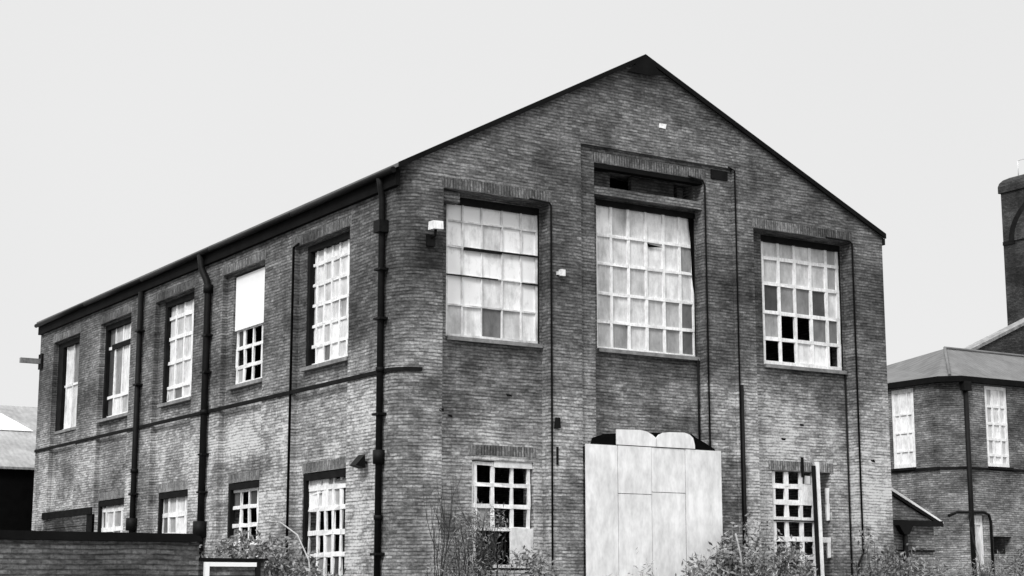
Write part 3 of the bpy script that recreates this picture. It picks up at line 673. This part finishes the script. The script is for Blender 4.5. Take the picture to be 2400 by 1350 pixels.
# ================================================================== plants
def leafy(name, x, y, w_, d_, zlo, zhi, n, size, mat, label, cat='shrub', nst=9, group=None, lean=.25, spiky=False, clumps=14):
    n = int(n*3.0); size *= 1.08; clumps = int(clumps*2); zhi += .15; zlo += .25
    root = empty(name, (x, y, 0), label, cat, group or ('leafy weeds along the foot of the walls' if name == 'weed_shrub' else None))
    st = MB(); lf = MB(); tips = []
    for k in range(nst):
        a = random.uniform(-1, 1); b = random.uniform(-1, 1)
        px, py = x+a*w_*.3, y+b*d_*.3; h = random.uniform(zlo, zhi)*(1-.25*abs(a)); pts = []
        bx = px+a*w_*.25+random.uniform(-lean, lean); by = py+b*d_*.2
        for s in range(6):
            t = s/5; pts.append(Vector((px+(bx-px)*t**1.5+random.uniform(-.04, .04), py+(by-py)*t**1.5, h*t)))
        st.tube(pts, [.02*(1-.7*s/5) for s in range(6)], 5, cap=False); tips.append(pts)
    cl_ = []
    for k in range(clumps):
        p = random.choice(tips); q = p[random.randint(2, 5)]
        cl_.append((q+Vector((random.uniform(-.25, .25)*w_, random.uniform(-.3, .3)*d_, random.uniform(-.25, .1))), random.uniform(.14, .42)))
    for k in range(n):
        if random.random() < .7:
            c_, r_ = random.choice(cl_); p = c_+Vector([random.gauss(0, r_*.55) for _ in range(3)])
        else:
            q = random.choice(tips); i = random.randint(1, 4); p = q[i].lerp(q[i+1], random.random())+Vector([random.gauss(0, .08) for _ in range(3)])
        p.y = min(p.y, y+d_*.5)
        if x < 0: p.x = min(p.x, -.08)
        a = Vector([random.gauss(0, 1) for _ in range(3)]).normalized(); b = a.orthogonal().normalized(); b.rotate(Matrix.Rotation(random.uniform(0, 6.28), 3, a))
        s = size*random.uniform(.5, 1.3); lw = s*(.18 if spiky else .42)
        lf.face([p-b*s*.5, p+a.cross(b)*lw*.5, p+b*s*.5, p-a.cross(b)*lw*.5])
    st.build('stem', 'twig', root); lf.build('foliage', mat, root, recalc=False, uv=False)
    return root
leafy('weed_shrub', -1.5, 3.7, 1.8, 2.0, 1.9, 2.75, 2600, .14, 'leaf', 'broad pale leafy bush between the two nearest ground floor windows of the left wall', nst=20, clumps=24)
leafy('weed_shrub', -1.4, 1.6, 1.6, 1.8, 1.3, 2.1, 2300, .14, 'leaf', 'low pale bush across the sill of the nearest left wall ground floor window', nst=18, clumps=24)
leafy('weed_shrub', -1.9, 5.0, 2.2, 1.0, 1.5, 2.35, 1500, .13, 'leaf_d', 'darker low bush just right of the white metal frame', nst=12)
leafy('weed_shrub', -1.1, -.3, 1.2, .8, 1.2, 2.05, 900, .12, 'leaf', 'small leafy weed at the foot of the corner downpipe', nst=8)
leafy('weed_shrub', .5, -.9, 1.8, .9, 1.6, 2.45, 1900, .11, 'leaf', 'tangled pale weeds at the foot of the rounded corner', nst=16, spiky=True)
leafy('climbing_plant', 1.75, -.35, 1.3, .55, 2.3, 3.5, 1100, .12, 'leaf', 'straggly climbing plant covering the left of the ground floor gable window', cat='climber', nst=26, clumps=20, spiky=True)
leafy('weed_shrub', 2.9, -.7, 1.5, .7, 1.5, 2.4, 1500, .12, 'leaf', 'leafy weeds beneath the ground floor window left of the white boarding', nst=12)
leafy('weed_shrub', 5.3, -.9, 1.6, .6, 1.4, 2.25, 600, .13, 'leaf_g', 'thin pale dry weeds in front of the left half of the white boarding', nst=10, spiky=True)
leafy('weed_shrub', 8.3, -.9, 1.9, .9, 2.0, 3.05, 2800, .13, 'leaf', 'tall leafy bush overlapping the right edge of the white boarding', nst=20, clumps=26)
leafy('weed_shrub', 9.9, -.8, 1.7, .8, 1.8, 2.65, 2200, .12, 'leaf', 'pale bush between the boarding and the right ground floor window', nst=16, clumps=22)
leafy('weed_shrub', 12.9, -.8, 1.5, .7, 1.7, 2.75, 1000, .11, 'leaf_d', 'thin dark bush beneath the right edge of the gable wall windows', nst=14)
leafy('weed_shrub', 14.6, -.5, 1.6, .8, 1.6, 2.4, 1100, .12, 'leaf', 'pale weeds at the foot of the factory right corner', nst=12)
leafy('weed_shrub', 25.6, 6.3, 2.4, 1.0, 2.0, 2.75, 2000, .14, 'leaf', 'mixed weeds along the foot of the annex', nst=18, spiky=True, clumps=24)
leafy('weed_shrub', 28.4, 7.2, 2.6, 1.0, 2.2, 3.9, 1500, .15, 'leaf_d', 'tall arching dark bush in front of the annex at the right edge', nst=16, lean=.8, clumps=16)
def sapling(x, y, H_, label, n=5, spread=.5, r=.022, seed=1):
    rnd = random.Random(seed); root = empty('bare_sapling', (x, y, 0), label, 'sapling', 'bare saplings in front of the walls'); m = MB()
    def br(p, d, l, r_, lv):
        pts = [p]; q = p.copy(); dd = d.copy()
        for s in range(5):
            dd = (dd+Vector((rnd.uniform(-.16, .16), rnd.uniform(-.1, .1), rnd.uniform(0, .12)))).normalized(); q = q+dd*l/5; pts.append(q.copy())
        m.tube(pts, [r_*(1-.14*k) for k in range(6)], 5, cap=False)
        if lv < 3:
            for k in range(3 if lv else n):
                i = rnd.randint(1, 5); nd = (dd+Vector((rnd.uniform(-1, 1)*spread*1.4, rnd.uniform(-.4, .4)*spread, rnd.uniform(0, .4)))).normalized()
                br(pts[i], nd, l*rnd.uniform(.45, .75), r_*.6, lv+1)
    br(Vector((x, y, 0)), Vector((.03, 0, 1)), H_*.55, r, 0); m.build('branches', 'twig', root); return root
sapling(.35, -1.0, 3.9, 'bare dark forked sapling in front of the rounded corner', 5, .32, .026, 14)
sapling(1.25, -.6, 3.6, 'thin bare sapling left of the ground floor gable window', 6, .35, .02, 5)
sapling(.9, -1.2, 3.3, 'slender bare sapling between the forked one and the lower gable window', 8, .35, .02, 21)
sapling(1.7, -.9, 3.2, 'bushy bare twigs crossing the left edge of the lower gable window', 9, .4, .018, 23)
sapling(9.2, -1.2, 3.1, 'bare twigs rising through the bush right of the white boarding', 8, .5, .018, 27)
sapling(13.0, -.9, 3.0, 'thin bare sapling by the right edge of the gable wall', 5, .4, .018, 8)
sapling(24.3, 6.0, 3.2, 'bare sapling in front of the annex corner', 5, .5, .025, 11)
def stalk(pts, r, label):
    o = MB().tube(pts, r*.6, 6); tag(o.build('dry_stalk', 'leaf_g', origin=pts[0]), label, 'stalk')
stalk([(-1.3, 1.0, 0), (-1.3, 1.6, 2.3), (-1.3, 2.2, 2.85), (-1.3, 3.1, 3.15), (-1.3, 3.9, 3.2)], .03, 'long pale arching stalk rising from the bush on the left wall')
stalk([(8.3, -1.3, 0), (8.25, -1.3, 2.4), (8.1, -1.3, 2.95)], .035, 'short pale stalk sticking out of the tall bush by the boarding')
b = MB().box(FRONT, 12.1, 12.2, -.25, -.18, 0, 4.85, lean=(-.02, 0)); tag(b.build('leaning_plank', 'white', origin=(12.15, .2, 0)), 'tall thin white plank leaning upright in the right ground floor window', 'plank')
b = MB().box(FRONT, 12.0, 12.09, -.26, -.2, 0, 4.75, lean=(-.02, 0)); tag(b.build('leaning_bar', 'dark', origin=(12.05, .2, 0)), 'dark bar upright just left of the leaning white plank', 'bar')
gr = MB()
for k in range(9000):
    u = random.random(); x = random.uniform(-8, 30); y = random.uniform(-4.5, -.5) if x > -.3 else random.uniform(-6, 16)
    if x < -.3: x = random.uniform(-5, -.5)
    if x > 15: y = random.uniform(-2, 7)
    h = random.uniform(.5, 1.5); a = random.uniform(0, 6.28); d = Vector((math.cos(a), math.sin(a), 0))*.012; l = Vector((random.uniform(-.3, .3), random.uniform(-.3, .3), 0))*h
    p = Vector((x, y, 0)); gr.face([p-d, p+d, p+l*.4+Vector((0, 0, h*.6))+d*.7, p+l+Vector((0, 0, h))])
tag(gr.build('grass', 'leaf_g', recalc=False, uv=False), 'tall rough dry grass at the foot of the walls', 'grass', kind='stuff')
